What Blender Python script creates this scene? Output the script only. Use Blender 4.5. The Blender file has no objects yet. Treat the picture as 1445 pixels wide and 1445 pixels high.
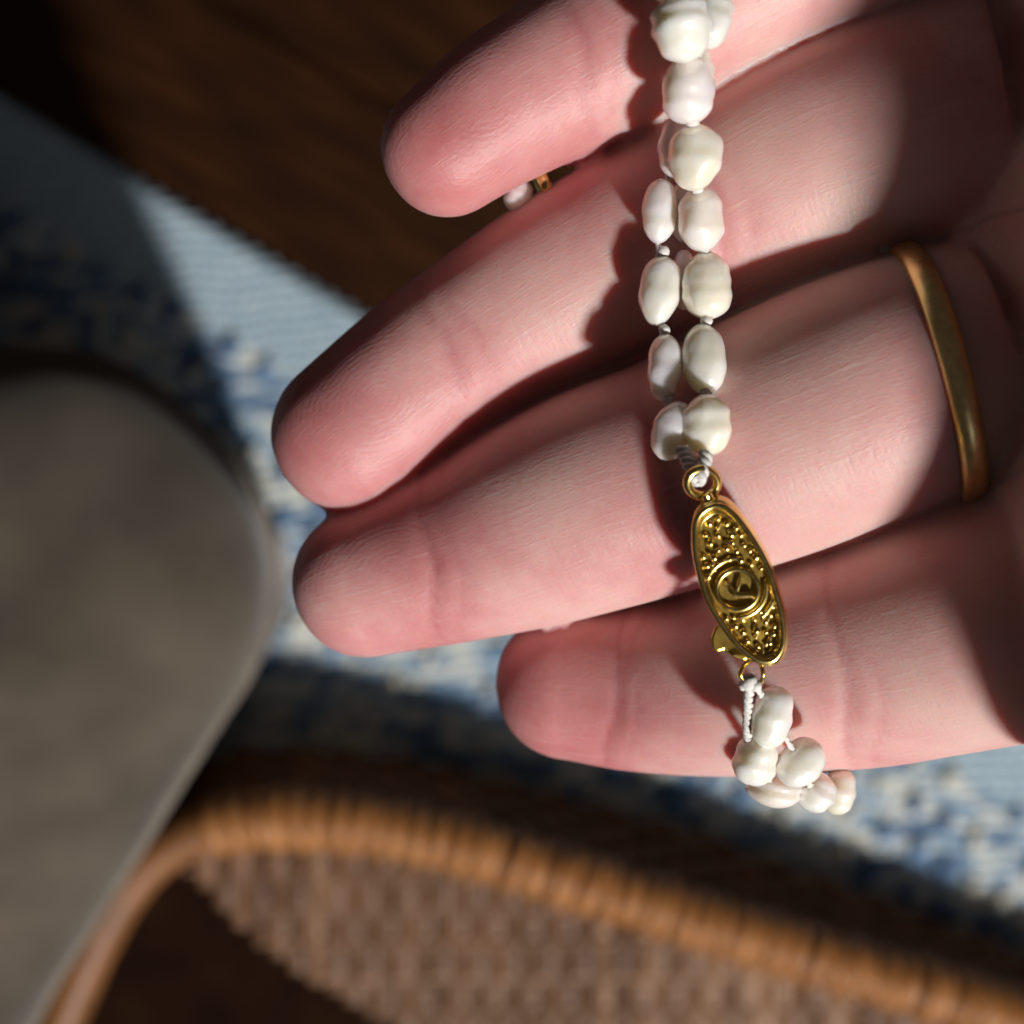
import bpy, bmesh, math, random
import numpy as np
from mathutils import Vector, Matrix

random.seed(7); rng = np.random.default_rng(7)
S = bpy.context.scene
COL = S.collection

# ------------------------------------------------------------------ camera
ZC = 0.40                      # the phone is held 40 cm above the floor, looking down
TAN = 0.40                     # tan of half the field of view
cam_d = bpy.data.cameras.new('camera'); cam = bpy.data.objects.new('camera', cam_d); COL.objects.link(cam)
cam.location = (0, 0, ZC); cam.rotation_euler = (0, 0, 0)
cam_d.sensor_width = 36; cam_d.lens = 36 / (2 * TAN)
cam_d.clip_start = 0.001; cam_d.clip_end = 20
cam_d.dof.use_dof = True; cam_d.dof.focus_distance = 0.0985; cam_d.dof.aperture_fstop = 19.5
S.camera = cam

# ------------------------------------------------------------------ world and lamps
W = bpy.data.worlds.new('World'); S.world = W; W.use_nodes = True
W.node_tree.nodes['Background'].inputs[0].default_value = (1.0, 0.80, 0.71, 1)
W.node_tree.nodes['Background'].inputs[1].default_value = 0.030
LDIR = Vector((0.37, -0.70, 0.61)).normalized()      # towards the sunlit window
def area_lamp(name, loc, target, size, size_y, power, col, shape='RECTANGLE'):
    l = bpy.data.lights.new(name, 'AREA'); l.shape = shape; l.size = size
    if shape in ('RECTANGLE', 'ELLIPSE'): l.size_y = size_y
    l.energy = power; l.color = col
    o = bpy.data.objects.new(name, l); COL.objects.link(o); o.location = loc
    o.rotation_euler = (Vector(target) - Vector(loc)).to_track_quat('-Z', 'Y').to_euler()
    return o
HC = Vector((0.01, 0.0, ZC - 0.1))
area_lamp('sunbeam_lamp', HC + LDIR * 2.0, HC, 0.155, 0.155, 54, (1.0, 0.955, 0.915), 'DISK')
area_lamp('window_side_fill', HC + Vector((0.55, -0.75, 0.62)).normalized() * 1.6, HC, 1.0, 0.8, 3.2, (0.86, 0.93, 1.0))  # soft fill added on the window side, for reflections in gold and pearls
S.view_settings.view_transform = 'Standard'; S.view_settings.look = 'None'
S.view_settings.exposure = 0.0; S.view_settings.gamma = 1.0
S.render.engine = 'CYCLES'
try:
    S.cycles.use_denoising = True; S.cycles.denoiser = 'OPENIMAGEDENOISE'
except Exception: pass
S.cycles.max_bounces = 5; S.cycles.diffuse_bounces = 3; S.cycles.glossy_bounces = 3; S.cycles.transmission_bounces = 1
S.cycles.use_adaptive_sampling = True; S.cycles.adaptive_threshold = 0.025; S.cycles.caustics_reflective = False

# ------------------------------------------------------------------ helpers
def P(px, py, d):
    """point seen at photo pixel (px, py), at distance d below the camera plane"""
    k = TAN * d / 722.5
    return Vector(((px - 722.5) * k, -(py - 722.5) * k, ZC - d))
def mm(px, d): return px * TAN * d / 722.5

def link(name, me, mat=None, parent=None, smooth=True):
    o = bpy.data.objects.new(name, me); COL.objects.link(o)
    if mat is not None:
        me.materials.clear(); me.materials.append(mat)
    if smooth and len(me.polygons): me.polygons.foreach_set('use_smooth', [True] * len(me.polygons))
    if parent is not None: o.parent = parent
    return o
def empty(name, loc=(0, 0, 0), parent=None):
    o = bpy.data.objects.new(name, None); COL.objects.link(o); o.location = loc; o.empty_display_size = 0.01
    if parent is not None: o.parent = parent
    return o
def tag(o, label=None, cat=None, group=None, kind=None):
    if label: o['label'] = label
    if cat: o['category'] = cat
    if group: o['group'] = group
    if kind: o['kind'] = kind
    return o
def mesh(name, v, f):
    me = bpy.data.meshes.new(name); me.from_pydata([tuple(p) for p in v], [], f); me.update(); return me

def catmull(pts, n, closed=False):
    """resample a poly-line of row vectors with a Catmull-Rom spline, n samples, even in arc length"""
    p = np.array(pts, float); m = len(p)
    out = []
    segs = m if closed else m - 1
    for i in range(segs):
        if closed: a, b, c, d = p[(i - 1) % m], p[i], p[(i + 1) % m], p[(i + 2) % m]
        else:
            b, c = p[i], p[i + 1]
            a = p[i - 1] if i > 0 else 2 * b - c
            d = p[i + 2] if i + 2 < m else 2 * c - b
        for t in np.linspace(0, 1, 24, endpoint=False):
            out.append(0.5 * ((2 * b) + (-a + c) * t + (2 * a - 5 * b + 4 * c - d) * t * t + (-a + 3 * b - 3 * c + d) * t ** 3))
    out.append(p[0] if closed else p[-1])
    out = np.array(out)
    s = np.r_[0, np.cumsum(np.linalg.norm(np.diff(out[:, :3], axis=0), axis=1))]
    q = np.linspace(0, s[-1], n + 1 if closed else n)
    if closed: q = q[:-1]
    return np.stack([np.interp(q, s, out[:, k]) for k in range(out.shape[1])], 1)

def tube_mesh(name, path, rad, seg=10, closed=False, cap=True, flat=1.0, up=(0, 0, 1)):
    """sweep a circle (flattened by 'flat' along the frame's second axis) along a path"""
    p = np.array(path, float)[:, :3]; n = len(p)
    r = np.full(n, rad) if np.isscalar(rad) else np.array(rad, float)
    v, f = [], []
    side = None
    for i in range(n):
        t = (p[(i + 1) % n] - p[i - 1]) if closed else p[min(i + 1, n - 1)] - p[max(i - 1, 0)]
        t = t / (np.linalg.norm(t) + 1e-12)
        if side is None:
            u = np.array(up, float)
            if abs(t @ u) > 0.95: u = np.array((1.0, 0, 0))
            side = np.cross(u, t)
        side = side - (side @ t) * t; side /= np.linalg.norm(side) + 1e-12
        b = np.cross(t, side)
        for k in range(seg):
            a = 2 * math.pi * k / seg
            v.append(p[i] + r[i] * (math.cos(a) * side + flat * math.sin(a) * b))
    rows = n if closed else n - 1
    for i in range(rows):
        j = (i + 1) % n
        for k in range(seg):
            l = (k + 1) % seg
            f.append((i * seg + k, i * seg + l, j * seg + l, j * seg + k))
    if cap and not closed:
        f.append(tuple(range(seg - 1, -1, -1))); f.append(tuple((n - 1) * seg + k for k in range(seg)))
    return mesh(name, v, f)

# ------------------------------------------------------------------ materials
def new_mat(name):
    m = bpy.data.materials.new(name); m.use_nodes = True
    nt = m.node_tree; b = nt.nodes['Principled BSDF']
    return m, nt, b
def node(nt, t, **kw):
    n = nt.nodes.new(t)
    for k, v in kw.items():
        if k.startswith('i_'): n.inputs[k[2:].replace('_', ' ')].default_value = v
        else: setattr(n, k, v)
    return n
def ramp(nt, stops):
    r = nt.nodes.new('ShaderNodeValToRGB'); e = r.color_ramp.elements
    while len(e) < len(stops): e.new(0.5)
    for k, (p, c) in enumerate(stops):
        e[k].position = p; e[k].color = (*c, 1)
    return r
def bump(nt, b, h, strength, dist):
    n = node(nt, 'ShaderNodeBump'); n.inputs['Strength'].default_value = strength; n.inputs['Distance'].default_value = dist
    nt.links.new(h, n.inputs['Height'])
    return n

def skin_material():
    m, nt, b = new_mat('skin'); L = nt.links.new
    co = node(nt, 'ShaderNodeTexCoord')
    blot = node(nt, 'ShaderNodeTexNoise', i_Scale=75.0, i_Detail=5.0, i_Roughness=0.62); L(co.outputs['Object'], blot.inputs['Vector'])
    red = node(nt, 'ShaderNodeAttribute', attribute_name='redness')
    mixf = node(nt, 'ShaderNodeMath', operation='MULTIPLY_ADD'); L(blot.outputs['Fac'], mixf.inputs[0]); mixf.inputs[1].default_value = 1.35
    sub = node(nt, 'ShaderNodeMath', operation='SUBTRACT'); L(red.outputs['Fac'], sub.inputs[0]); sub.inputs[1].default_value = 0.44
    L(sub.outputs[0], mixf.inputs[2])
    r = ramp(nt, [(0.03, (0.70, 0.465, 0.42)), (0.28, (0.665, 0.385, 0.362)), (0.50, (0.60, 0.28, 0.275)), (0.95, (0.45, 0.13, 0.135))])
    L(mixf.outputs[0], r.inputs[0])
    fu = node(nt, 'ShaderNodeAttribute', attribute_name='fu'); fv = node(nt, 'ShaderNodeAttribute', attribute_name='fv')
    def coords(su, sv):
        c = node(nt, 'ShaderNodeCombineXYZ')
        for k, (a, s) in enumerate(((fu, su), (fv, sv))):
            q = node(nt, 'ShaderNodeMath', operation='MULTIPLY'); L(a.outputs['Fac'], q.inputs[0]); q.inputs[1].default_value = s; L(q.outputs[0], c.inputs[k])
        return c
    def madd(x, k, add=None):
        q = node(nt, 'ShaderNodeMath', operation='MULTIPLY_ADD' if add is not None else 'MULTIPLY'); L(x, q.inputs[0]); q.inputs[1].default_value = k
        if add is not None: L(add, q.inputs[2])
        return q.outputs[0]
    # pale dry lines running along the finger, a net of fine furrows, friction ridges on the pads
    n1 = node(nt, 'ShaderNodeTexNoise', i_Scale=1.0, i_Detail=3.0); L(coords(190, 3300).outputs[0], n1.inputs['Vector'])
    rl = ramp(nt, [(0.28, (0.42, 0.42, 0.42)), (0.50, (0.5, 0.5, 0.5)), (0.60, (0.56, 0.56, 0.56)), (0.70, (0.8, 0.8, 0.8))]); L(n1.outputs['Fac'], rl.inputs[0])
    n2 = node(nt, 'ShaderNodeTexVoronoi', feature='DISTANCE_TO_EDGE', i_Scale=1.0); L(coords(1500, 3000).outputs[0], n2.inputs['Vector'])
    n3 = node(nt, 'ShaderNodeTexNoise', i_Scale=1.0, i_Detail=2.0); L(coords(2600, 420).outputs[0], n3.inputs['Vector'])
    rid = node(nt, 'ShaderNodeAttribute', attribute_name='ridge'); padm = node(nt, 'ShaderNodeAttribute', attribute_name='pad')
    wv = node(nt, 'ShaderNodeMath', operation='SINE'); L(rid.outputs['Fac'], wv.inputs[0])
    a1 = node(nt, 'ShaderNodeMath', operation='MULTIPLY'); L(wv.outputs[0], a1.inputs[0]); L(padm.outputs['Fac'], a1.inputs[1])
    h = madd(a1.outputs[0], 0.075, rl.outputs[0]); h = madd(n2.outputs['Distance'], 0.7, h); h = madd(n3.outputs['Fac'], 0.75, h)
    bp = bump(nt, b, h, 0.55, 0.000085); L(bp.outputs[0], b.inputs['Normal'])
    # the dry lines are paler too
    lf = node(nt, 'ShaderNodeMapRange'); lf.inputs['From Min'].default_value = 0.60; lf.inputs['From Max'].default_value = 0.72; lf.inputs['To Max'].default_value = 0.16; L(n1.outputs['Fac'], lf.inputs['Value'])
    mx = node(nt, 'ShaderNodeMix', data_type='RGBA'); L(lf.outputs[0], mx.inputs['Factor']); L(r.outputs[0], mx.inputs[6]); mx.inputs[7].default_value = (0.80, 0.62, 0.56, 1)
    L(mx.outputs[2], b.inputs['Base Color'])
    b.inputs['Roughness'].default_value = 0.50; b.inputs['Specular IOR Level'].default_value = 0.46
    b.inputs['Subsurface Weight'].default_value = 1.0; b.inputs['Subsurface Radius'].default_value = (1.0, 0.22, 0.12)
    b.inputs['Subsurface Scale'].default_value = 0.0028
    return m

def pearl_material(name, tint_a, tint_b, tint_c):
    m, nt, b = new_mat(name); L = nt.links.new
    co = node(nt, 'ShaderNodeTexCoord'); inf = node(nt, 'ShaderNodeObjectInfo')
    ns = node(nt, 'ShaderNodeTexNoise', noise_dimensions='4D', i_Scale=330.0, i_Detail=2.0)
    L(co.outputs['Object'], ns.inputs['Vector'])
    rnd = node(nt, 'ShaderNodeMath', operation='MULTIPLY'); L(inf.outputs['Random'], rnd.inputs[0]); rnd.inputs[1].default_value = 40; L(rnd.outputs[0], ns.inputs['W'])
    r = ramp(nt, [(0.30, tint_a), (0.5, tint_b), (0.70, tint_c)]); L(ns.outputs['Fac'], r.inputs[0])
    L(r.outputs[0], b.inputs['Base Color'])
    fine = node(nt, 'ShaderNodeTexNoise', i_Scale=620.0, i_Detail=1.5); L(co.outputs['Object'], fine.inputs['Vector'])
    bp = bump(nt, b, fine.outputs['Fac'], 0.6, 0.00030); L(bp.outputs[0], b.inputs['Normal'])
    b.inputs['Roughness'].default_value = 0.30; b.inputs['Specular IOR Level'].default_value = 1.0; b.inputs['Metallic'].default_value = 0.04
    b.inputs['Subsurface Weight'].default_value = 0.85; b.inputs['Subsurface Radius'].default_value = (1.0, 0.82, 0.58); b.inputs['Subsurface Scale'].default_value = 0.0018
    b.inputs['Coat Weight'].default_value = 0.55; b.inputs['Coat Roughness'].default_value = 0.075; b.inputs['Coat IOR'].default_value = 1.9
    b.inputs['Sheen Weight'].default_value = 0.12
    return m

def gold_material(name, col, rough):
    m, nt, b = new_mat(name); L = nt.links.new
    co = node(nt, 'ShaderNodeTexCoord'); ns = node(nt, 'ShaderNodeTexNoise', i_Scale=1500.0, i_Detail=3.0); L(co.outputs['Object'], ns.inputs['Vector'])
    r = ramp(nt, [(0.3, tuple(c * 0.82 for c in col)), (0.7, col)]); L(ns.outputs['Fac'], r.inputs[0]); L(r.outputs[0], b.inputs['Base Color'])
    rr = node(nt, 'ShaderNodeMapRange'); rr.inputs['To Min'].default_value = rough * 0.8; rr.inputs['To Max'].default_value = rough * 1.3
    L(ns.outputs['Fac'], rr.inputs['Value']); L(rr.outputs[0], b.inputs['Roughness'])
    bp = bump(nt, b, ns.outputs['Fac'], 0.12, 0.00005); L(bp.outputs[0], b.inputs['Normal'])
    b.inputs['Metallic'].default_value = 1.0
    return m

def simple_material(name, stops, scale, rough, bumpd=0.0, detail=4.0, stretch=(1, 1, 1), rotz=0.0, spec=0.4, sheen=0.0):
    m, nt, b = new_mat(name); L = nt.links.new
    co = node(nt, 'ShaderNodeTexCoord'); mp = node(nt, 'ShaderNodeMapping'); mp.inputs['Scale'].default_value = stretch; mp.inputs['Rotation'].default_value = (0, 0, rotz)
    L(co.outputs['Object'], mp.inputs['Vector'])
    ns = node(nt, 'ShaderNodeTexNoise', i_Scale=scale, i_Detail=detail); L(mp.outputs[0], ns.inputs['Vector'])
    r = ramp(nt, stops); L(ns.outputs['Fac'], r.inputs[0]); L(r.outputs[0], b.inputs['Base Color'])
    b.inputs['Roughness'].default_value = rough; b.inputs['Specular IOR Level'].default_value = spec; b.inputs['Sheen Weight'].default_value = sheen
    if bumpd:
        bp = bump(nt, b, ns.outputs['Fac'], 0.6, bumpd); L(bp.outputs[0], b.inputs['Normal'])
    return m

M_SKIN = skin_material()
M_PEARL = pearl_material('pearl_white', (0.95, 0.885, 0.755), (0.96, 0.915, 0.825), (0.94, 0.90, 0.87))
M_PEARL_ROSE = pearl_material('pearl_rose', (0.95, 0.83, 0.72), (0.94, 0.85, 0.79), (0.91, 0.84, 0.84))
M_PEARL_CREAM = pearl_material('pearl_cream', (0.95, 0.84, 0.65), (0.95, 0.87, 0.73), (0.94, 0.88, 0.79))
M_GOLD = gold_material('clasp_gold', (0.97, 0.74, 0.26), 0.21)
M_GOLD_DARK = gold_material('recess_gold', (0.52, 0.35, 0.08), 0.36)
M_RING = gold_material('ring_gold', (1.0, 0.77, 0.36), 0.33)
M_THREAD = simple_material('silk_thread', [(0.3, (0.62, 0.60, 0.55)), (0.7, (0.80, 0.79, 0.75))], 2500, 0.8, 0.0001)
M_WOOD = [simple_material('floor_wood', [(0.25, (0.012, 0.005, 0.0024)), (0.55, (0.032, 0.0118, 0.0043)), (0.8, (0.062, 0.022, 0.0073))],
                          22 + 5 * k, 0.45, 0.0004, 6.0, (1, 7, 1), math.radians(31), 0.12) for k in range(2)]
M_CUSHION = simple_material('taupe_fabric', [(0.3, (0.060, 0.048, 0.036)), (0.7, (0.108, 0.087, 0.065))], 46, 0.95, 0.0004, 9.0, (1, 1.2, 1), 0.4, 0.1, 0.25)
M_PIPING = simple_material('piping_fabric', [(0.3, (0.13, 0.11, 0.088)), (0.7, (0.19, 0.168, 0.138))], 260, 0.9, 0.0003)
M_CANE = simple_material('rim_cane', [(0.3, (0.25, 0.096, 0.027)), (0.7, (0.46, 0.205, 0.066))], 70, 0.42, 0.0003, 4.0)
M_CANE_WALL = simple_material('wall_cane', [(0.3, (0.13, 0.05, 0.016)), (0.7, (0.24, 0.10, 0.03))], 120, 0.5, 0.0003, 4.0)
M_RIM = simple_material('rim_core_shaded', [(0.3, (0.15, 0.058, 0.018)), (0.7, (0.27, 0.115, 0.036))], 70, 0.5, 0.0003)  # browner than the wraps: shadow on the bare left stretch put into the colour
M_STRIP = [simple_material('seat_cane', [(0.25, c), (0.75, tuple(x * 1.55 for x in c))], 90, 0.55, 0.0003, 4.0)
           for c in ((0.125, 0.061, 0.029), (0.155, 0.079, 0.039), (0.098, 0.045, 0.021), (0.21, 0.114, 0.060))]
M_DARK = simple_material('dark_base_shade', [(0.3, (0.010, 0.004, 0.002)), (0.7, (0.020, 0.008, 0.004))], 60, 1.0, spec=0.05)  # near black: cast shadow painted into the basket base below the lid opening

# ------------------------------------------------------------------ floor of boards
floor = empty('floor'); tag(floor, 'dark brown varnished wooden floor boards', kind='structure')
ang = math.radians(-30.8)                         # boards run along the rug's edge
ex, ey = Vector((math.cos(ang), math.sin(ang), 0)), Vector((-math.sin(ang), math.cos(ang), 0))
sub = mesh('subfloor', [(-1.5, -1.5, -0.012), (1.5, -1.5, -0.012), (1.5, 1.5, -0.012), (-1.5, 1.5, -0.012)], [(0, 1, 2, 3)])
link('subfloor', sub, M_DARK, floor, False)
def board_mesh(w, l, t, bev):
    bm = bmesh.new(); bmesh.ops.create_cube(bm, size=1)
    for v in bm.verts: v.co = Vector((v.co.x * l, v.co.y * w, (v.co.z - 0.5) * t))
    bmesh.ops.bevel(bm, geom=list(bm.edges), offset=bev, segments=2, affect='EDGES')
    me = bpy.data.meshes.new('plank'); bm.to_mesh(me); bm.free(); return me
pm = [board_mesh(0.058, 0.8, 0.011, 0.0012) for _ in range(2)]
for k in (0, 1):
    pm[k].materials.append(M_WOOD[k])
    pm[k].polygons.foreach_set('use_smooth', [False] * len(pm[k].polygons))
for r in range(-8, 14):
    for c in (-1, 0, 1):
        o = bpy.data.objects.new('plank', pm[(r + c) % 2]); COL.objects.link(o); o.parent = floor
        o.location = ex * (c * 0.802 + ((r * 0.37) % 0.8) - 0.3) + ey * (r * 0.0595) + Vector((0, 0, random.uniform(-0.0006, 0.0004)))
        o.rotation_euler = (0, 0, ang)

# ------------------------------------------------------------------ rug
DR = 0.392
e0 = P(0, 132, DR); e1 = P(520, 442, DR)
en = Vector((e1.x - e0.x, e1.y - e0.y, 0)).normalized(); einn = Vector((en.y, -en.x, 0))   # inward: down-left in the photo
def rug_mesh():
    ra = math.radians(4.0)                      # ribs run nearly level
    ca, sa = math.cos(ra), math.sin(ra)
    n_u, n_v = 620, 520
    u = np.linspace(-0.30, 0.42, n_u); v = np.linspace(0.0, 0.46, n_v)
    U, V = np.meshgrid(u, v)
    X = e0.x + en.x * U + einn.x * V; Y = e0.y + en.y * U + einn.y * V
    R = -X * sa + Y * ca; A = X * ca + Y * sa
    wob = 0.0006 * np.sin(A * 140) + 0.0004 * np.sin(A * 333 + Y * 50)
    pitch = 0.0037
    ph = (R + wob) / pitch
    row = np.floor(ph)
    rib = np.abs(np.sin(math.pi * ph)) ** 0.7
    knot = 0.5 + 0.5 * np.sin(2 * math.pi * (A / 0.0042 + 0.5 * (row % 2)))
    Z = 0.0035 + 0.0022 * rib * (0.72 + 0.28 * knot) + 0.0006 * np.sin(A * 31) * np.sin(R * 23)
    edge = np.clip(V / 0.003, 0, 1); Z = Z * edge + 0.0005 * (1 - edge)
    X = X + einn.x * 0.0005 * np.sin(U * 900) * (1 - edge); Y = Y + einn.y * 0.0005 * np.sin(U * 900) * (1 - edge)
    vs = np.stack([X, Y, Z], -1).reshape(-1, 3)
    idx = np.arange(n_u * n_v).reshape(n_v, n_u)
    q = np.stack([idx[:-1, :-1], idx[1:, :-1], idx[1:, 1:], idx[:-1, 1:]], -1).reshape(-1, 4)
    me = bpy.data.meshes.new('rug'); me.vertices.add(len(vs)); me.vertices.foreach_set('co', vs.ravel())
    me.loops.add(q.size); me.loops.foreach_set('vertex_index', q.ravel())
    me.polygons.add(len(q)); me.polygons.foreach_set('loop_start', np.arange(0, q.size, 4)); me.polygons.foreach_set('loop_total', np.full(len(q), 4))
    a = me.attributes.new('inset', 'FLOAT', 'POINT'); a.data.foreach_set('value', V.ravel().astype(np.float32))
    b = me.attributes.new('along', 'FLOAT', 'POINT'); b.data.foreach_set('value', U.ravel().astype(np.float32))
    me.update(calc_edges=True); me.validate()
    return me
def rug_material():
    m, nt, b = new_mat('rug_wool'); L = nt.links.new
    co = node(nt, 'ShaderNodeTexCoord'); ins = node(nt, 'ShaderNodeAttribute', attribute_name='inset')
    mp = node(nt, 'ShaderNodeMapping'); mp.inputs['Scale'].default_value = (1, 2.6, 1); mp.inputs['Rotation'].default_value = (0, 0, math.radians(25)); L(co.outputs['Object'], mp.inputs['Vector'])
    pat = node(nt, 'ShaderNodeTexNoise', i_Scale=52.0, i_Detail=2.5, i_Roughness=0.55); L(mp.outputs[0], pat.inputs['Vector'])
    r1 = ramp(nt, [(0.32, (0.070, 0.115, 0.205)), (0.41, (0.145, 0.235, 0.36)), (0.47, (0.31, 0.41, 0.48)), (0.53, (0.70, 0.68, 0.58)), (0.60, (0.30, 0.40, 0.50)), (0.70, (0.16, 0.26, 0.40))])
    L(pat.outputs['Fac'], r1.inputs[0])
    yarn = node(nt, 'ShaderNodeTexNoise', i_Scale=420.0, i_Detail=2.0); L(co.outputs['Object'], yarn.inputs['Vector'])
    r2 = ramp(nt, [(0.28, (0.22, 0.32, 0.40)), (0.5, (0.34, 0.45, 0.52)), (0.72, (0.52, 0.60, 0.63))]); L(yarn.outputs['Fac'], r2.inputs[0])
    # plain light border, then the figured field
    wob = node(nt, 'ShaderNodeMath', operation='MULTIPLY_ADD'); L(pat.outputs['Fac'], wob.inputs[0]); wob.inputs[1].default_value = 0.018; L(ins.outputs['Fac'], wob.inputs[2])
    st = node(nt, 'ShaderNodeMapRange'); st.inputs['From Min'].default_value = 0.035; st.inputs['From Max'].default_value = 0.039; L(wob.outputs[0], st.inputs['Value'])
    mx = node(nt, 'ShaderNodeMix', data_type='RGBA'); L(st.outputs[0], mx.inputs['Factor']); L(r2.outputs[0], mx.inputs[6]); L(r1.outputs[0], mx.inputs[7])
    L(mx.outputs[2], b.inputs['Base Color'])
    bp = bump(nt, b, yarn.outputs['Fac'], 0.6, 0.0006); L(bp.outputs[0], b.inputs['Normal'])
    b.inputs['Roughness'].default_value = 0.95; b.inputs['Specular IOR Level'].default_value = 0.15; b.inputs['Sheen Weight'].default_value = 0.1
    return m
M_RUG = rug_material()
rug = link('rug', rug_mesh(), M_RUG)
tag(rug, 'light blue ribbed woven rug with cream and darker blue figures on the floor', 'rug')
def stitch_mesh():
    """raised yarn stitches of the figured field: cream and blue slubs lying in slanting rows"""
    vs, fs, cols = [], [], []
    bm = bmesh.new(); bmesh.ops.create_icosphere(bm, subdivisions=1, radius=1.0)
    bv = np.array([v.co[:] for v in bm.verts]); bf = [tuple(v.index for v in f.verts) for f in bm.faces]; bm.free()
    for row in range(26):
        vv = 0.031 + row * 0.0125
        n = 62
        for k in range(n):
            uu = -0.28 + k * 0.0112 + 0.0056 * (row % 2) + rng.normal(0, 0.0012)
            if rng.random() < 0.12: continue
            x = e0.x + en.x * uu + einn.x * (vv + rng.normal(0, 0.0012)); y = e0.y + en.y * uu + einn.y * vv
            a = math.radians(62 + 14 * (row % 2)) + rng.normal(0, 0.15)
            l, w, h = 0.0046 * rng.uniform(.8, 1.2), 0.0021 * rng.uniform(.8, 1.2), 0.0016
            p = bv * (l, w, h); c, s = math.cos(a), math.sin(a)
            q = np.stack([x + p[:, 0] * c - p[:, 1] * s, y + p[:, 0] * s + p[:, 1] * c, 0.0060 + p[:, 2]], 1)
            o = len(vs) * 0 + sum(0 for _ in ()) + (len(vs)); vs.extend(q.tolist()); fs.extend([tuple(i + o for i in f) for f in bf])
            t = rng.random(); cols.extend([t] * len(bv))
    me = mesh('stitch', vs, fs); at = me.attributes.new('tone', 'FLOAT', 'POINT'); at.data.foreach_set('value', np.array(cols, np.float32))
    return me
mS, ntS, bS = new_mat('stitch_yarn')
tn = node(ntS, 'ShaderNodeAttribute', attribute_name='tone')
rS = ramp(ntS, [(0.0, (0.62, 0.61, 0.52)), (0.46, (0.52, 0.55, 0.52)), (0.48, (0.10, 0.20, 0.36)), (0.75, (0.17, 0.30, 0.48)), (0.85, (0.07, 0.13, 0.25))])
ntS.links.new(tn.outputs['Fac'], rS.inputs[0]); ntS.links.new(rS.outputs[0], bS.inputs['Base Color']); bS.inputs['Roughness'].default_value = 0.95
st = link('raised_stitches', stitch_mesh(), mS, rug); st['kind'] = 'stuff'

# ------------------------------------------------------------------ taupe cushion at the left
def cushion():
    root = empty('cushion', (-0.09, -0.04, 0.006))
    tag(root, 'taupe grey fabric cushion with rounded corner and pale piped edge at the left', 'cushion')
    D = 0.235
    px = [(-420, 560), (-260, 500), (-100, 478), (20, 482), (110, 498), (190, 540), (262, 602), (318, 668), (352, 735), (366, 810), (356, 890),
          (325, 965), (280, 1035), (230, 1115), (172, 1210), (110, 1310), (45, 1410), (-60, 1560), (-300, 1640), (-520, 1500), (-600, 1100), (-560, 760)]
    out = catmull([tuple(P(x, y, D)) for x, y in px], 150, True)
    c = out.mean(0); c[2] = 0
    n = len(out); vs, fs = [], []
    # profile from the base, round the side, over the piped edge, up to the crown
    prof = [(0.50, 0.006), (0.66, 0.010), (0.76, 0.030), (0.84, 0.065), (0.90, 0.100), (0.955, 0.132), (1.0, 0.156), (0.998, 0.163), (0.985, 0.1665),
            (0.93, 0.1725), (0.85, 0.177), (0.72, 0.182), (0.55, 0.186), (0.36, 0.188), (0.18, 0.189), (0.05, 0.1893)]
    for s, z in prof:
        for i in range(n):
            a = 2 * math.pi * i / n
            w = 0.0012 * math.sin(a * 9 + z * 60) * (1 if z < 0.15 else 0.4) + 0.0010 * math.sin(a * 4 + s * 14)
            q = c + (out[i] - c) * (s + w * 3)
            vs.append((q[0], q[1], z + w * (1.0 if s < 0.97 else 0.2)))
    k = len(prof)
    for j in range(k - 1):
        for i in range(n):
            l = (i + 1) % n; fs.append((j * n + i, j * n + l, (j + 1) * n + l, (j + 1) * n + i))
    fs.append(tuple((k - 1) * n + i for i in range(n))); fs.append(tuple(range(n - 1, -1, -1)))
    off = Vector(root.location)
    me = mesh('cushion', [Vector(v) - off for v in vs], fs)
    link('cover', me, M_CUSHION, root)
    pth = np.array([c + (p - c) * 0.994 for p in out]); pth[:, 2] = 0.1500
    link('piping', tube_mesh('piping', pth - np.array(off), 0.0016, 10, True), M_PIPING, root)
    return root
cushion()

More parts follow.
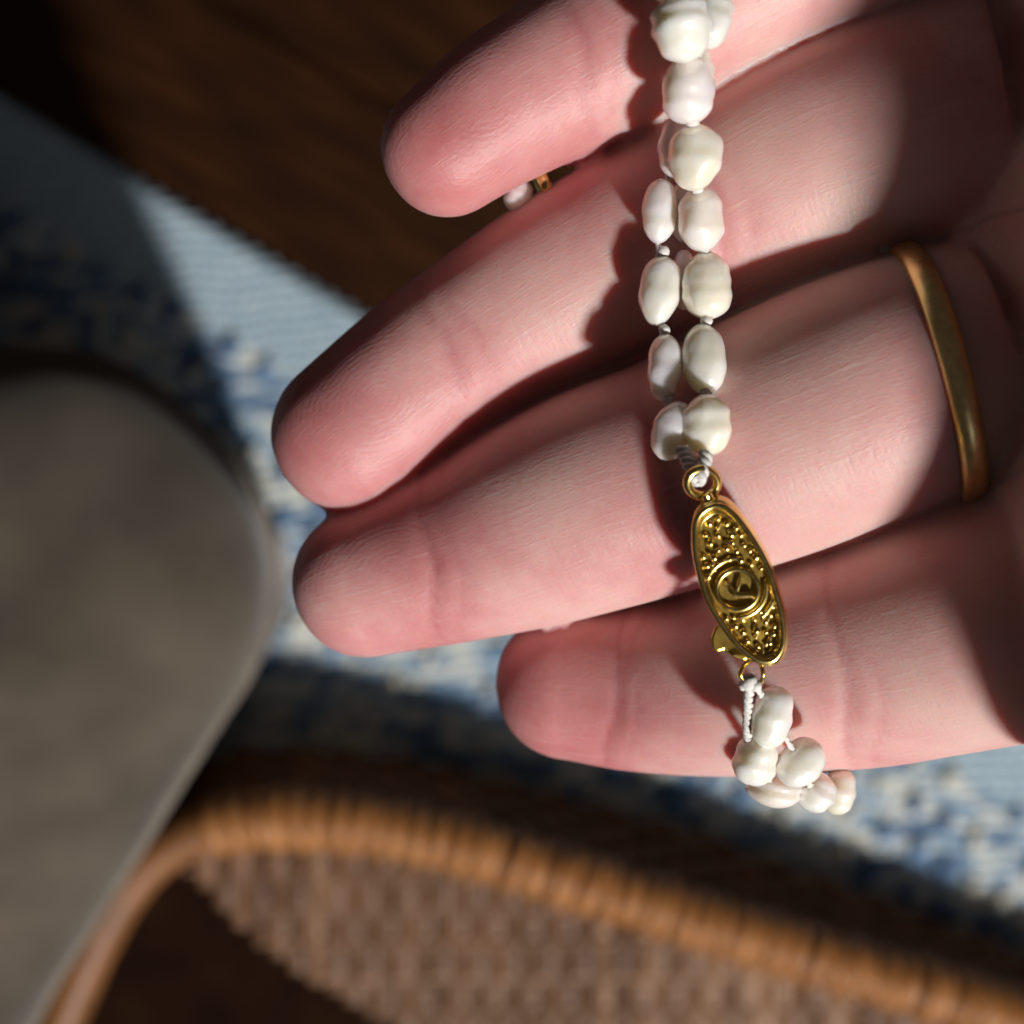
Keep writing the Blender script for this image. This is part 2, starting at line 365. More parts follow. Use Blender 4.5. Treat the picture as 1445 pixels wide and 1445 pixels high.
# ------------------------------------------------------------------ cane basket stool at the bottom
def basket():
    root = empty('wicker_basket', (0.06, -0.18, 0.006))
    tag(root, 'brown wicker basket with cane-wrapped rim and woven lid on the rug', 'basket')
    off = np.array(root.location)
    D = 0.356
    dd = lambda x: float(np.interp(x, [300, 1500], [0.3555, 0.3690]))          # it stands a little lower on the right
    px = [(40, 1560), (95, 1420), (150, 1300), (205, 1222), (275, 1176), (370, 1156), (480, 1160), (620, 1184), (760, 1226), (900, 1270), (1100, 1334),
          (1300, 1394), (1500, 1456), (1680, 1530), (1780, 1660), (1740, 1900), (1560, 2080), (1200, 2120), (700, 2080), (260, 2000), (60, 1800)]
    path = catmull([tuple(P(x, y, dd(x))) for x, y in px], 420, True)
    cz = path.mean(0)
    # wall: rows of woven cane strands round stakes
    rows = 8
    for k in range(rows):
        out = 0.016 * (1 - k / (rows - 1)) ** 1.3
        q = path.copy(); q[:, 2] = 0.010 + (path[:, 2] - 0.0045 - 0.010) * k / (rows - 1)
        nrm = (path - cz); nrm[:, 2] = 0; nrm /= np.linalg.norm(nrm, axis=1)[:, None]
        q = q + nrm * (out - 0.002 + 0.0013 * np.sin(np.arange(len(q)) * 2 * math.pi * 60 / len(q) + math.pi * (k % 2)))[:, None]
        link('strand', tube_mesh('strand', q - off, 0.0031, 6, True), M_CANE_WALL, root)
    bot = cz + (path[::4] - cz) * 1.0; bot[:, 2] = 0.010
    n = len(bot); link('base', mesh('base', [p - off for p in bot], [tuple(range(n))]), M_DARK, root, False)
    # rim core and its wraps
    rp = path.copy()
    rim = link('rim', tube_mesh('rim', rp - off, 0.0067, 14, True), M_RIM, root)
    ring = []
    seg = 14
    for a in np.linspace(0, 2 * math.pi, 20, endpoint=False):
        ring.append((0, 0.0061 * math.cos(a), 0.0061 * math.sin(a)))
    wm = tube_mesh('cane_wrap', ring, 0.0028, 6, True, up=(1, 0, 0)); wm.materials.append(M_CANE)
    for p in wm.polygons: p.use_smooth = True
    s = np.r_[0, np.cumsum(np.linalg.norm(np.diff(path, axis=0), axis=1))]
    start = s[np.argmin(np.linalg.norm(path - np.array(P(310, 1166, dd(310))), axis=1))]; end = s[np.argmin(np.linalg.norm(path - np.array(P(1690, 1535, dd(1690))), axis=1))]
    t = start
    while t < end:
        q = np.array([np.interp(t, s, path[:, j]) for j in range(3)]); q2 = np.array([np.interp(t + 0.002, s, path[:, j]) for j in range(3)])
        d = q2 - q
        o = bpy.data.objects.new('cane_wrap', wm); COL.objects.link(o); o.parent = rim
        o.location = q - off + np.array((0, 0, random.uniform(-0.0003, 0.0004)))
        o.rotation_euler = (random.uniform(-1, 1), random.gauss(0, 0.07), math.atan2(d[1], d[0]) + random.gauss(0, 0.08) + 0.10)
        sc = random.uniform(0.94, 1.06); o.scale = (random.uniform(0.9, 1.12), sc, sc)
        t += 0.0056 * random.uniform(0.88, 1.10)
    # woven lid: plaited strips inside the rim, left corner cut open to stand in for a cast shadow
    DL = 0.362
    lid = empty('woven_lid', (0, 0, 0), root)
    topx = np.array([205, 275, 370, 480, 620, 760, 900, 1100, 1300, 1500, 1680]); topy = np.array([1222, 1176, 1156, 1160, 1184, 1226, 1270, 1334, 1394, 1456, 1530])
    bx = np.array([255, 300, 350, 420, 500, 560, 640, 720]); by = np.array([1225, 1262, 1318, 1372, 1418, 1450, 1510, 1640])
    pitch = 0.0050; zl = ZC - DL
    kx = TAN * DL / 722.5
    x = (290 - 722.5) * kx; i = 0
    def strip(a, b, horiz, idx):
        L_ = np.linalg.norm(np.array(b) - np.array(a))
        if L_ < 0.012: return
        n = max(8, int(L_ / 0.0013)); vs, fs = [], []
        A, B = np.array(a), np.array(b); t = (B - A) / L_; sd = np.array((-t[1], t[0], 0)); hw = pitch * (0.20 if horiz else 0.47) * random.uniform(0.85, 1.05)
        for j in range(n):
            q = A + (B - A) * j / (n - 1)
            w = q[0] / pitch if horiz else q[1] / (2 * pitch)
            h = 0.0006 * random.uniform(0.75, 1.2) * math.sin(math.pi * (w + idx) + (math.pi if horiz else 0))
            q = q + np.array((0, 0, h)) - off
            q = q + sd * 0.0003 * math.sin(j * 0.21 + idx)
            for e, zz in ((-1, -0.0002), (-0.55, 0.0004), (0.55, 0.0004), (1, -0.0002)): vs.append(q + sd * hw * e + np.array((0, 0, zz)))
        for j in range(n - 1):
            for e in range(3): fs.append((j * 4 + e, j * 4 + e + 1, j * 4 + 5 + e, j * 4 + 4 + e))
        m = M_STRIP[int(rng.choice(4, p=[.35, .3, .2, .15]))]
        link('cane_strip', mesh('cane_strip', vs, fs), m, lid)
    while x < (1660 - 722.5) * kx:
        pxx = x / kx + 722.5
        y0 = np.interp(pxx, topx, topy) + 8; y1 = np.interp(pxx, bx, by) if pxx < 720 else 1900
        dl = dd(pxx) + 0.006; a = P(pxx, y0, dl); b = P(pxx, y1, dl)
        strip(tuple(a), tuple(b), False, i); x += pitch * random.uniform(0.9, 1.12); i += 1
    y = -(1180 - 722.5) * kx; i = 0
    while y > -(1640 - 722.5) * kx:
        pyy = 722.5 - y / kx
        x0 = np.interp(pyy, by, bx) if pyy > 1225 else 300
        if pyy < 1225: x0 = 290 + max(0, 1190 - pyy) * 3
        x1 = np.interp(pyy - 8, topy[2:], topx[2:])
        strip(tuple(P(x0, pyy, dd(x0) + 0.006)), tuple(P(x1, pyy, dd(x1) + 0.006)), True, i); y -= pitch * 2; i += 2
    return root
basket()

# ------------------------------------------------------------------ the hand
# each finger: stations along its axis (photo pixel of the axis, width in pixels there, distance of the axis) from tip to base
FINGERS = {
 'index':  [(632, 210, 188, .1010), (700, 160, 210, .1010), (790, 108, 226, .1008), (890, 55, 236, .1004), (1000, 0, 240, .1000), (1120, -60, 255, .0995), (1260, -115, 285, .0992), (1400, -150, 310, .0990)],
 'middle': [(497, 612, 224, .1095), (600, 530, 236, .1092), (695, 466, 246, .1088), (805, 402, 268, .1078), (960, 322, 290, .1060), (1105, 249, 326, .1040), (1260, 196, 344, .1020), (1400, 164, 356, .1000)],
 'ring':   [(520, 821, 212, .1100), (643, 782, 252, .1090), (740, 745, 290, .1078), (840, 706, 316, .1064), (965, 664, 330, .1045), (1120, 602, 356, .1020), (1250, 552, 362, .1000), (1400, 510, 352, .0985)],
 'little': [(806, 965, 212, .1136), (900, 968, 240, .1123), (1040, 956, 276, .1088), (1200, 924, 320, .1054), (1310, 892, 348, .1030), (1450, 850, 380, .0990), (1560, 810, 400, .0965)],
}
CREASES = {'index': [(640 + 180, .9)], 'middle': [(640, .8), (1010, 1.0)], 'ring': [(632, 1.0), (955, .8)], 'little': [(895, 1.0), (1205, 1.0)]}
axes = {}
def finger_rings(name, st):
    raw = [(*P(x, y, d + .0012), mm(w, d + .0012) / 2, x) for x, y, w, d in st]
    q = catmull(raw, 110); p, r, pxs = q[:, :3], q[:, 3], q[:, 4]
    s = np.r_[0, np.cumsum(np.linalg.norm(np.diff(p, axis=0), axis=1))]
    axes[name] = (p, r, s, pxs)
    T = np.gradient(p, axis=0); T /= np.linalg.norm(T, axis=1)[:, None]
    seg = 64; vs, fs = [], []
    t0 = T[0]
    capn = 16
    rows = []
    for k in range(capn):                                   # rounded tip
        a = (k + 0.35) / capn * math.pi / 2
        off = -r[0] * 1.0 * math.cos(a) ** 1.0
        rows.append((p[0] + t0 * off, r[0] * math.sin(a) ** 0.94, t0, -1, off))
    for i in range(len(p)): rows.append((p[i], r[i], T[i], i, s[i]))
    for (c, rad, t, i, ss) in rows:
        side = np.cross((0, 0, 1.0), t); side /= np.linalg.norm(side); up = np.cross(t, side)
        x = pxs[max(i, 0)]
        for k in range(seg):
            a = 2 * math.pi * k / seg
            ca, sa = math.cos(a), math.sin(a)
            e = 2.0 / 2.06
            xx = math.copysign(abs(ca) ** e, ca); zz = math.copysign(abs(sa) ** e, sa) * (0.97 if sa > 0 else 0.95)
            rr = rad
            palm = max(0.0, sa)
            dz = 0.0
            if i >= 0:
                for (cx, dp) in CREASES[name]:
                    # crease lines lean a little across the finger
                    g = x - cx - 24 * ca + 16 * ca * ca - 5 * math.sin(5 * a)
                    dz -= 0.00034 * dp * math.exp(-(g / 9.0) ** 2) + 0.00022 * dp * math.exp(-(g / 70.0) ** 2)
                    dz -= 0.00014 * dp * math.exp(-((g - 34 - 8 * math.sin(4 * a)) / 7.0) ** 2)
            q = c + side * rr * xx + up * (rr * zz + dz * palm ** 0.7)
            vs.append(q)
    n = len(rows)
    for j in range(n - 1):
        for k in range(seg):
            l = (k + 1) % seg; fs.append((j * seg + k, j * seg + l, (j + 1) * seg + l, (j + 1) * seg + k))
    fs.append(tuple(range(seg - 1, -1, -1))); fs.append(tuple((n - 1) * seg + k for k in range(seg)))
    return vs, fs
def loft(sections, seg=48, expo=2.5):
    """sections: (centre, half width vector, half thickness vector)"""
    raw = [np.r_[c, w, t] for c, w, t in sections]
    q = catmull(raw, 60); vs, fs = [], []
    e = 2 / expo
    for row in q:
        c, w, t = row[:3], row[3:6], row[6:9]
        for k in range(seg):
            a = 2 * math.pi * k / seg; ca, sa = math.cos(a), math.sin(a)
            vs.append(c + w * math.copysign(abs(ca) ** e, ca) + t * math.copysign(abs(sa) ** e, sa))
    n = len(q)
    for j in range(n - 1):
        for k in range(seg):
            l = (k + 1) % seg; fs.append((j * seg + k, j * seg + l, (j + 1) * seg + l, (j + 1) * seg + k))
    fs.append(tuple(range(seg - 1, -1, -1))); fs.append(tuple((n - 1) * seg + k for k in range(seg)))
    return vs, fs
def build_hand():
    V, F = [], []
    def add(vf):
        o = len(V); V.extend(vf[0]); F.extend([tuple(i + o for i in f) for f in vf[1]])
    for nme, st in FINGERS.items(): add(finger_rings(nme, st))
    z = lambda d: ZC - d
    # palm: rises towards the camera on the right, then wrist and forearm
    def sec(x, y, d, hw, ht, tilt, skew=0.0):
        t = math.radians(tilt)
        return (np.array((x, y, z(d))), np.array((skew, hw, 0.0)), np.array((-math.sin(t), 0, math.cos(t))) * ht)
    add(loft([sec(.0370, .0225, .1050, .0340, .0080, 25), sec(.0430, .0200, .1020, .0370, .0105, 45, .001), sec(.0490, .0140, .0930, .0395, .0125, 58, .004),
              sec(.0550, .0085, .0800, .0410, .0135, 66, .0065), sec(.0620, .0050, .0650, .0395, .0145, 66, .005), sec(.0690, .0010, .0490, .0350, .0150, 62, .002),
              sec(.0740, -.0040, .0340, .0300, .0155, 56), sec(.0850, -.0090, .0200, .0270, .0160, 50), sec(.1150, -.0200, -.0050, .0275, .0185, 45),
              sec(.1600, -.0360, -.0450, .0310, .0230, 45)]))
    # thumb with its ball, out past the index side
    th = [(.0800, .0300, .0560, .0150), (.0760, .0430, .0600, .0140), (.0690, .0560, .0640, .0115), (.0620, .0690, .0660, .0098), (.0550, .0800, .0675, .0096), (.0490, .0890, .0690, .0088)]
    q = catmull([(a, b, z(c), r) for a, b, c, r in th], 40)
    vs, fs = [], []
    tm = tube_mesh('t', q[:, :3], q[:, 3], 32); o = len(V)
    V.extend([np.array(v.co) for v in tm.vertices]); F.extend([tuple(i + o for i in f.vertices) for f in tm.polygons]); bpy.data.meshes.remove(tm)
    bm = bmesh.new(); bmesh.ops.create_uvsphere(bm, u_segments=32, v_segments=20, radius=q[-1, 3])
    o = len(V); V.extend([np.array(v.co) + q[-1, :3] for v in bm.verts]); F.extend([tuple(v.index + o for v in f.verts) for f in bm.faces]); bm.free()
    me = mesh('hand_raw', V, F)
    tmp = bpy.data.objects.new('hand_tmp', me); COL.objects.link(tmp)
    rm = tmp.modifiers.new('r', 'REMESH'); rm.mode = 'VOXEL'; rm.voxel_size = 0.00042
    sm = tmp.modifiers.new('s', 'SMOOTH'); sm.factor = 0.5; sm.iterations = 7
    dg = bpy.context.evaluated_depsgraph_get()
    hm = bpy.data.meshes.new_from_object(tmp.evaluated_get(dg)); hm.name = 'hand'
    bpy.data.objects.remove(tmp); bpy.data.meshes.remove(me)
    n = len(hm.vertices); co = np.empty(n * 3, np.float32); hm.vertices.foreach_get('co', co); co = co.reshape(-1, 3)
    best = np.full(n, 9.0, np.float32); fu = np.zeros(n, np.float32); fv = np.zeros(n, np.float32); pad = np.zeros(n, np.float32); redn = np.zeros(n, np.float32); ridge = np.zeros(n, np.float32)
    for fi, (nme, (p, r, s, pxs)) in enumerate(axes.items()):
        T = np.gradient(p, axis=0); T /= np.linalg.norm(T, axis=1)[:, None]
        side = np.cross((0, 0, 1.0), T); side /= np.linalg.norm(side, axis=1)[:, None]; up = np.cross(T, side)
        for a in range(0, n, 40000):
            c = co[a:a + 40000]
            d2 = ((c[:, None, :] - p[None, :, :]) ** 2).sum(2); i = d2.argmin(1)
            dist = np.sqrt(d2[np.arange(len(c)), i]) / r[i]
            rel = c - p[i]
            u = s[i] + (rel * T[i]).sum(1); v = np.arctan2((rel * side[i]).sum(1), (rel * up[i]).sum(1)) * r[i]
            m = dist < best[a:a + 40000]
            sl = np.arange(a, a + len(c))[m]
            best[sl] = dist[m]; fu[sl] = u[m] + fi * 0.2; fv[sl] = v[m]
            pd = np.clip(1 - (u[m] - 0.0065) / 0.004, 0, 1); pad[sl] = pd
            rho = np.sqrt(((u[m] - 0.004) * 0.8) ** 2 + v[m] ** 2); ridge[sl] = rho * 2 * math.pi / 0.00050
            cr = np.zeros(m.sum(), np.float32)
            ca = np.sin(v[m] / r[i[m]]); al = np.arctan2(np.cos(v[m] / r[i[m]]), ca)
            front = np.clip(np.sin(al) * 1.6, 0, 1)
            for cx, dp in CREASES[nme]:
                g = pxs[i[m]] - cx - 24 * ca + 16 * ca * ca - 5 * np.sin(5 * al)
                cr += np.exp(-(g / 55.0) ** 2) + front * dp * (1.7 * np.exp(-(g / 6.5) ** 2) + 0.9 * np.exp(-((g - 34 - 8 * np.sin(4 * al)) / 5.0) ** 2))
            redn[sl] = 0.36 * np.exp(-(np.maximum(u[m] + 0.004, 0) / 0.015) ** 2) + 0.095 * cr
    for nm, arr in (('fu', fu), ('fv', fv), ('pad', pad), ('redness', redn), ('ridge', ridge)):
        at = hm.attributes.new(nm, 'FLOAT', 'POINT'); at.data.foreach_set('value', arr)
    o = link('hand', hm, M_SKIN)
    tag(o, 'open right hand with slightly curled fingers pointing left under the pearl bracelet', 'hand')
    return o
build_hand()

# ------------------------------------------------------------------ wedding band on the ring finger
def finger_frame(name, px):
    p, r, s, pxs = axes[name]; i = int(np.argmin(abs(pxs - px)))
    T = p[min(i + 1, len(p) - 1)] - p[i - 1]; T /= np.linalg.norm(T)
    side = np.cross((0, 0, 1.0), T); side /= np.linalg.norm(side); up = np.cross(T, side)
    return p[i], r[i], T, side, up
def wedding_band():
    c, r, T, side, up = finger_frame('ring', 1322)
    vs, fs = [], []; seg = 120
    prof = [(-.00088, .00012), (-.00098, .00040), (-.00080, .00078), (-.00040, .00098), (0, .00104), (.00040, .00098), (.00080, .00078), (.00098, .00040), (.00088, .00012), (.00045, .00002), (-.00045, .00002)]
    e = 2 / 2.06
    for k in range(seg):
        a = 2 * math.pi * k / seg; ca, sa = math.cos(a), math.sin(a)
        xx = math.copysign(abs(ca) ** e, ca); zz = math.copysign(abs(sa) ** e, sa) * .97
        d = side * xx + up * zz; nrm = side * ca + up * sa
        for (al, h) in prof: vs.append(c + d * (r * 0.992) + nrm * (h - .0001) + T * al * 1.06)
    m = len(prof)
    for k in range(seg):
        for j in range(m):
            l = (k + 1) % seg; q = (j + 1) % m; fs.append((k * m + j, l * m + j, l * m + q, k * m + q))
    off = Vector(c)
    o = link('finger_ring', mesh('finger_ring', [Vector(v) - off for v in vs], fs), M_RING); o.location = off
    tag(o, 'plain thin gold band worn at the base of the ring finger', 'ring')
wedding_band()

# ------------------------------------------------------------------ pearl bracelet
bracelet = empty('pearl_bracelet', P(1000, 700, .093))
tag(bracelet, 'double-strand freshwater pearl bracelet with gold clasp lying across the fingers', 'bracelet')
BO = Vector(bracelet.location)
def pearl_mesh(w, h, dep, seed):
    """baroque rice pearl: long axis y, uneven rings round it"""
    g = np.random.default_rng(seed)
    nu, nv = 36, 26; vs, fs = [], []
    k1, k2 = g.uniform(1.6, 3.0), g.uniform(3.0, 5.0); p1, p2 = g.uniform(0, 6.3, 2); a1, a2 = g.uniform(0.015, 0.05), g.uniform(0.008, 0.028)
    ex = g.uniform(2.05, 2.6); tp = g.uniform(-0.12, 0.12); wav = g.uniform(0, 6.3)
    for j in range(1, nv):
        th = math.pi * j / nv; y = -math.cos(th)
        rad = max(0.0, 1 - abs(y) ** ex) ** 0.5
        rad *= 1 + a1 * math.sin(k1 * math.pi * y + p1) + a2 * math.sin(k2 * math.pi * y + p2) + tp * y
        for i in range(nu):
            a = 2 * math.pi * i / nu
            l = 1 + 0.035 * math.sin(2 * a + wav + 2 * y) + 0.02 * math.sin(3 * a - wav + 3.5 * y) + 0.012 * math.sin(5 * a + 4 * y + p1)
            vs.append((w / 2 * rad * l * math.cos(a), h / 2 * y * (1 + 0.01 * math.sin(3 * a + p2)), dep / 2 * rad * l * math.sin(a)))
    b = len(vs); vs.append((0, -h / 2 * 0.985, 0)); vs.append((0, h / 2 * 0.985, 0))
    for j in range(nv - 2):
        for i in range(nu):
            l = (i + 1) % nu; fs.append((j * nu + i, (j + 1) * nu + i, (j + 1) * nu + l, j * nu + l))
    for i in range(nu):
        l = (i + 1) % nu; fs.append((b, i, l)); fs.append((b + 1, (nv - 2) * nu + l, (nv - 2) * nu + i))
    return mesh('pearl', vs, fs)
# (x, y, width, height in photo pixels, lean in degrees, distance, tone)
PEARLS = [
 (962, 42, 86, 90, 8, .0895, 'w'), (1004, 24, 58, 92, -8, .0905, 'w'), (938, -40, 62, 84, 10, .0905, 'c'), (990, -62, 60, 84, 0, .0912, 'w'),
 (982, 100, 52, 78, 4, .0945, 'c'), (971, 128, 76, 92, -2, .0915, 'r'), (956, 208, 54, 88, 2, .0965, 'r'), (981, 223, 75, 93, -6, .0928, 'c'),
 (931, 298, 50, 92, -4, .0955, 'r'), (989, 308, 66, 94, 2, .0942, 'r'), (963, 300, 44, 84, 2, .0985, 'c'),
 (931, 411, 56, 100, -8, .0955, 'w'), (998, 403, 68, 96, 2, .0948, 'c'), (966, 395, 40, 84, 3, .0990, 'r'),
 (938, 519, 50, 97, -3, .0952, 'r'), (994, 507, 60, 104, 2, .0945, 'w'), (949, 608, 56, 86, -18, .0948, 'r'), (997, 600, 68, 87, 4, .0938, 'c'),
 (1089, 1012, 57, 90, -13, .0960, 'w'), (1067, 1069, 62, 80, -16, .0975, 'w'), (1130, 1076, 60, 76, -42, .0978, 'w'),
 (1092, 1113, 74, 52, -10, .1015, 'r'), (1150, 1117, 56, 58, -30, .1020, 'w'), (1184, 1117, 46, 66, -14, .1045, 'c'),
]
ADJ = lambda y: float(np.interp(y, [-200, -60, 130, 230, 300, 420, 520, 600, 660], [0, .0008, .0010, .0014, .0021, .0021, .0014, .0002, 0]))
MT = {'w': M_PEARL, 'r': M_PEARL_ROSE, 'c': M_PEARL_CREAM}
def add_pearl(loc, w, h, rot, mat, seed):
    o = link('pearl', pearl_mesh(w, h, w * random.uniform(.92, 1.0), seed), mat, bracelet)
    o.location = Vector(loc) - BO; o.rotation_euler = rot
    return o
for k, (x, y, w, h, lean, d, t) in enumerate(PEARLS):
    d += ADJ(y) * (0.3 if d > .096 and y < 660 else 1.0)
    add_pearl(P(x, y, d), mm(w, d), mm(h, d), (random.gauss(0, .1), random.uniform(0, 6.28) * 0, math.radians(lean)), MT[t], 100 + k)
# the rest of the loop passes behind the hand and comes back over the index finger
back = catmull([tuple(P(1190, 1078, .1130)), tuple(P(1205, 1010, .1240)), tuple(P(1205, 930, .1290)), tuple(P(1170, 700, .1300)), tuple(P(1120, 420, .1310)), tuple(P(1065, 160, .1320)),
                tuple(P(1020, -40, .1320)), tuple(P(985, -190, .1260)), tuple(P(968, -240, .1140)), tuple(P(962, -190, .1010)), tuple(P(960, -110, .0920))], 24)
for k in range(1, 23):
    dv = Vector(back[k + 1] - back[k - 1]).normalized()
    sd = Vector((1, 0, 0)) - dv * dv.x; sd.normalize()
    for sg in (-1, 1):
        q = Vector(back[k]) + sd * sg * 0.0018
        add_pearl(q, .0034, .0050, dv.to_track_quat('Y', 'Z').to_euler(), random.choice([M_PEARL, M_PEARL_ROSE, M_PEARL_CREAM]), 300 + 2 * k + (sg > 0))
def thread(pts, r=0.00028, name='thread'):
    q = catmull([tuple(P(x, y, d + ADJ(y))) for x, y, d in pts], 60)
    # twisted two-ply cord
    T = np.gradient(q, axis=0); T /= np.linalg.norm(T, axis=1)[:, None]
    sd = np.cross(T, (0, 0, 1.0)); sd /= np.linalg.norm(sd, axis=1)[:, None] + 1e-9; up = np.cross(sd, T)
    s = np.r_[0, np.cumsum(np.linalg.norm(np.diff(q, axis=0), axis=1))]
    th = link(name, tube_mesh(name, q - np.array(BO), r * .72, 8), M_THREAD, bracelet)
    for k in (0, 1):
        ph = s / 0.0011 * 2 * math.pi + k * math.pi
        w = q + (sd * np.cos(ph)[:, None] + up * np.sin(ph)[:, None]) * r * 0.55
        link('ply', tube_mesh('ply', w - np.array(BO), r * 0.62, 7), M_THREAD, th)
    return th
left = [(940, -60, .091), (962, 42, .0895), (960, 130, .093), (956, 208, .0965), (931, 298, .0955), (931, 411, .0955), (938, 519, .0952), (949, 608, .0948), (972, 650, .0938), (983, 678, .0930)]
right = [(990, -60, .0915), (1004, 24, .0905), (971, 128, .0915), (981, 223, .0928), (989, 308, .0942), (998, 403, .0948), (994, 507, .0945), (997, 600, .0938), (993, 648, .0930), (986, 679, .0928)]
thread(left); thread(right)
thread([(1059, 962, .0945), (1056, 985, .0952), (1055, 1010, .0960), (1055, 1040, .0968), (1067, 1070, .0975), (1092, 1113, .1015)], .00036)
thread([(1061, 962, .0945), (1078, 985, .0955), (1090, 1012, .0960), (1130, 1076, .0978), (1150, 1117, .1020), (1184, 1117, .1045), (1190, 1085, .1110)])
thread([(962, 634, .0934), (973, 655, .0925), (982, 678, .0918)], .00050); thread([(996, 640, .0926), (992, 660, .0921), (985, 679, .0917)], .00050)
# silk knots between pearls and at both ends
def knot(x, y, d, r):
    d += ADJ(y)
    bm = bmesh.new(); bmesh.ops.create_icosphere(bm, subdivisions=2, radius=mm(r, d))
    for v in bm.verts: v.co *= 1 + 0.16 * math.sin(v.co.x * 9000 + v.co.y * 7000) * math.cos(v.co.z * 8000)
    me = bpy.data.meshes.new('knot'); bm.to_mesh(me); bm.free()
    o = link('knot', me, M_THREAD, bracelet); o.location = P(x, y, d) - BO; o.rotation_euler = (random.random() * 6, random.random() * 6, 0)
for x, y, d, r in ((936, 355, .0955, 9), (994, 356, .0945, 9), (938, 466, .0953, 8), (997, 454, .0946, 9), (943, 565, .0950, 8), (996, 556, .0941, 9), (984, 268, .0935, 9), (977, 176, .0921, 10),
                   (984, 676, .0925, 11), (1058, 963, .0943, 13), (1050, 967, .0945, 8), (1066, 968, .0942, 9)): knot(x, y, d, r)

# ------------------------------------------------------------------ gold clasp
def clasp():
    d0 = .0925
    C = P(1046, 826, d0)
    k = TAN * d0 / 722.5
    # face frame: long axis from lower right to upper left, face leaning slightly to the left
    la = Vector((-0.372, 0.925, 0.06)).normalized(); nn = Vector((-0.16, 0.02, 1.0)); nn = (nn - la * nn.dot(la)).normalized(); wa = la.cross(nn).normalized()   # wa: to the right
    body = empty('clasp', C - BO, bracelet)
    def W(u, v, n): return la * (u * k) + wa * (v * k) + nn * (n * k)          # photo pixels on the face -> local offset
    pts = [(997.6, 710.6), (981, 727), (977.6, 753), (981, 790.6), (995, 842), (1014, 877.6), (1037.6, 910.6), (1064, 934), (1082, 940.5), (1098, 934), (1108, 910.6), (1106, 875), (1096, 835), (1080, 790), (1056, 748), (1034, 720), (1015, 708)]
    ol = []
    for x, y in pts:
        dx, dy = x - 1046, -(y - 826)
        ol.append((dx * la.x + dy * la.y, dx * wa.x + dy * wa.y))
    ol = catmull([(a, b, 0) for a, b in ol], 96, True)[:, :2]
    cm = ol.mean(0)
    def lay(s, n, dv=0.0): return [W(*(cm + (q - cm) * s + np.array((0, dv))), n) for q in ol]
    # housing: back plate, swelling side wall, lip
    vs, fs = [], []
    layers = [(0.80, -52, 5), (0.98, -46, 6), (1.05, -34, 5), (1.055, -18, 3), (1.02, -4, 1), (0.97, 0, 0), (0.90, -3, 0), (0.875, -12, 0)]
    for a in layers: vs += lay(*a)
    n = len(ol)
    for j in range(len(layers) - 1):
        for i in range(n):
            l = (i + 1) % n; fs.append((j * n + i, j * n + l, (j + 1) * n + l, (j + 1) * n + i))
    fs.append(tuple(range(n - 1, -1, -1)))
    link('housing', mesh('housing', vs, fs), M_GOLD, body)
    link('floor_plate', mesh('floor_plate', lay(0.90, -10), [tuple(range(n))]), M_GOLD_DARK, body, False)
    link('rim', tube_mesh('rim', [tuple(v) for v in lay(0.955, 0)], 5.2 * k, 10, True), M_GOLD, body)
    link('inner_rim', tube_mesh('inner_rim', [tuple(v) for v in lay(0.865, -8)], 2.4 * k, 8, True), M_GOLD, body)
    def inside(u, v, s=0.80):
        q = np.array((u, v)); poly = cm + (ol - cm) * s; c = False; j = n - 1
        for i in range(n):
            if (poly[i, 1] > q[1]) != (poly[j, 1] > q[1]) and q[0] < (poly[j, 0] - poly[i, 0]) * (q[1] - poly[i, 1]) / (poly[j, 1] - poly[i, 1]) + poly[i, 0]: c = not c
            j = i
        return c
    def uv(x, y): dx, dy = x - 1046, -(y - 826); return dx * la.x + dy * la.y, dx * wa.x + dy * wa.y
    cu, cv = uv(1041, 833)
    def curve(ptsuv, r, name='scroll', closed=False, h=-6):
        q = catmull([tuple(W(u, v, h)) for u, v in ptsuv], 48, closed)
        link(name, tube_mesh(name, q, r * k, 8, closed), M_GOLD, body)
    circ = lambda R, a0=0, a1=6.2832, m=14, su=1.0: [(cu + su * R * math.cos(a0 + (a1 - a0) * i / m), cv + R * math.sin(a0 + (a1 - a0) * i / m)) for i in range(m)]
    curve(circ(29), 4.2, 'centre_ring', True, -3)
    curve(circ(40, 1.7, 3.6, 12), 4.4)
    curve(circ(52, 1.9, 2.9, 10), 3.8); curve(circ(44, -0.9, 0.7, 10), 3.0)
    # a small raised leaf in the middle
    curve([(cu - 14, cv + 16), (cu - 9, cv + 2), (cu - 4, cv - 8)], 5.6, 'leaf', False, -3)
    curve([(cu + 15, cv + 10), (cu + 4, cv + 3), (cu - 6, cv - 6)], 3.6, 'leaf', False, -4)
    curve([(cu + 16, cv - 9), (cu + 5, cv - 7), (cu - 6, cv - 6)], 3.2, 'leaf', False, -5)
    # granulation: small gold beads in the field, those too small to count one by one
    bm = bmesh.new(); placed = []
    g = np.random.default_rng(21); tries = 0
    while len(placed) < 60 and tries < 9000:
        tries += 1
        u, v = g.uniform(-140, 130), g.uniform(-60, 60)
        if not inside(u, v): continue
        if math.hypot(u - cu, v - cv) < 40: continue
        r = g.uniform(4.2, 7.0)
        if any(math.hypot(u - a, v - b) < (r + q) * 1.08 for a, b, q in placed): continue
        placed.append((u, v, r))
        bmesh.ops.create_icosphere(bm, subdivisions=2, radius=r * k, matrix=Matrix.Translation(W(u, v, -9 + g.uniform(-1, 2.5))))
    me = bpy.data.meshes.new('granules'); bm.to_mesh(me); bm.free(); gr = link('granules', me, M_GOLD, body); gr['kind'] = 'stuff'
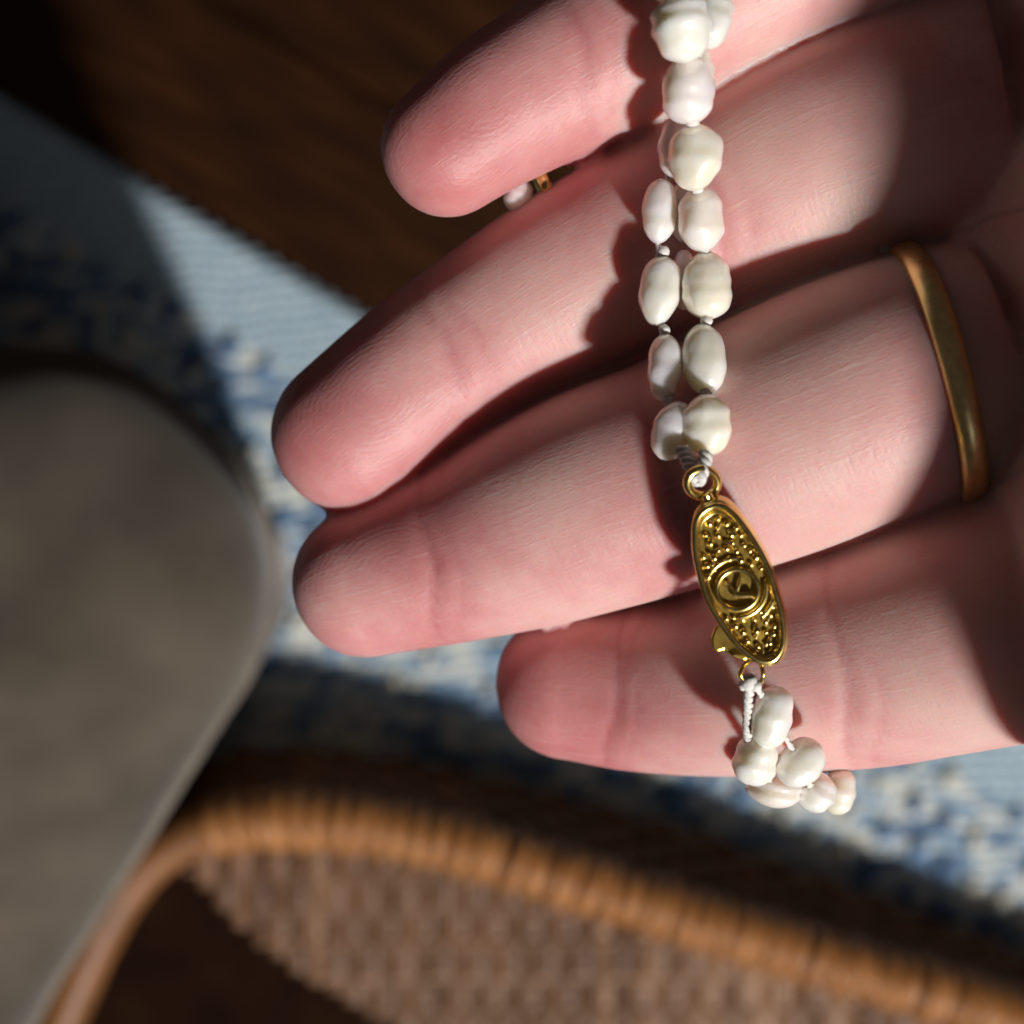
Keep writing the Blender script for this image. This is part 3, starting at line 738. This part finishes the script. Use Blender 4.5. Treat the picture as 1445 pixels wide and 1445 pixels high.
    # short wire scrolls between the grains
    for (x, y, a, L) in ((1012, 740, .4, 16), (1030, 770, -.5, 18), (1003, 790, .1, 20), (1032, 752, -.6, 14), (1082, 872, .5, 24), (1066, 893, .3, 20), (1084, 905, .7, 18), (1074, 922, .2, 14), (1000, 762, .2, 12)):
        u, v = uv(x, y)
        curve([(u + L / 2 * math.cos(a + math.pi * i) * (1 - 2 * 0) * (0.5 - t) * 2 + 0, v + L / 2 * math.sin(a) * (0.5 - t) * 2 + 4 * math.sin(t * math.pi)) for i, t in ((0, 0), (0, .33), (0, .66), (0, 1))], 3.2, 'scroll', False, -7)
    # loop at the top, link stem, two end lugs and the snap tongue
    def world_tube(pts, r, name, closed=False, nsm=60):
        q = catmull([tuple(Vector(P(*p)) - C) for p in pts], nsm, closed)
        return link(name, tube_mesh(name, q, r, 12, closed), M_GOLD, body)
    lc = (991, 681)
    world_tube([(lc[0] + 21 * math.cos(a), lc[1] - 19 * math.sin(a), .0925 - .0007 * math.sin(a) + 0.0005 * math.cos(a)) for a in np.linspace(0, 2 * math.pi, 14, endpoint=False)], mm(7.0, .092), 'loop', True)
    world_tube([(996, 697, .0925), (1001, 706, .0928), (1006, 716, .0934)], mm(8, .093), 'loop_stem')
    world_tube([(1066, 930, .0945), (1051, 938, .0940), (1045, 950, .0938), (1050, 960, .0941), (1062, 966, .0946), (1074, 962, .0946), (1077, 952, .0942), (1074, 938, .0942)], mm(3.6, .094), 'end_ring', True)
    tv = []
    for (x, y) in ((1034, 868), (1018, 876), (1008, 886), (1003, 900), (1004, 914), (1012, 921), (1022, 918), (1034, 926), (1048, 934), (1058, 930)): tv.append((x, y))
    m_ = len(tv); vs = [Vector(P(x, y, .0948)) - C for x, y in tv] + [Vector(P(x, y, .0962)) - C for x, y in tv]
    fs = [tuple(range(m_ - 1, -1, -1)), tuple(range(m_, 2 * m_))] + [(i, (i + 1) % m_, m_ + (i + 1) % m_, m_ + i) for i in range(m_)]
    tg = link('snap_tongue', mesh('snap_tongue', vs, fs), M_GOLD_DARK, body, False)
    bv = tg.modifiers.new('b', 'BEVEL'); bv.width = 0.0002; bv.segments = 2
clasp()

# ------------------------------------------------------------------ white bead with a gold collar behind the fingers
ch = empty('bead_charm', P(748, 268, .1060)); tag(ch, 'small white bead with gold collar glimpsed in the gap between the upper two fingers', 'bead')
o = link('bead', pearl_mesh(.0023, .0027, .0023, 77), M_PEARL, ch); o.location = (-.0009, -.0005, 0); o.rotation_euler = (0, 0, math.radians(-28))
cq = [(0.0, 0.0011 * math.cos(a), 0.0011 * math.sin(a)) for a in np.linspace(0, 2 * math.pi, 24, endpoint=False)]
o = link('collar', tube_mesh('collar', cq, .00055, 10, True, up=(1, 0, 0)), M_GOLD, ch); o.location = (.0011, .0005, 0); o.rotation_euler = (0, 0, 0.45)
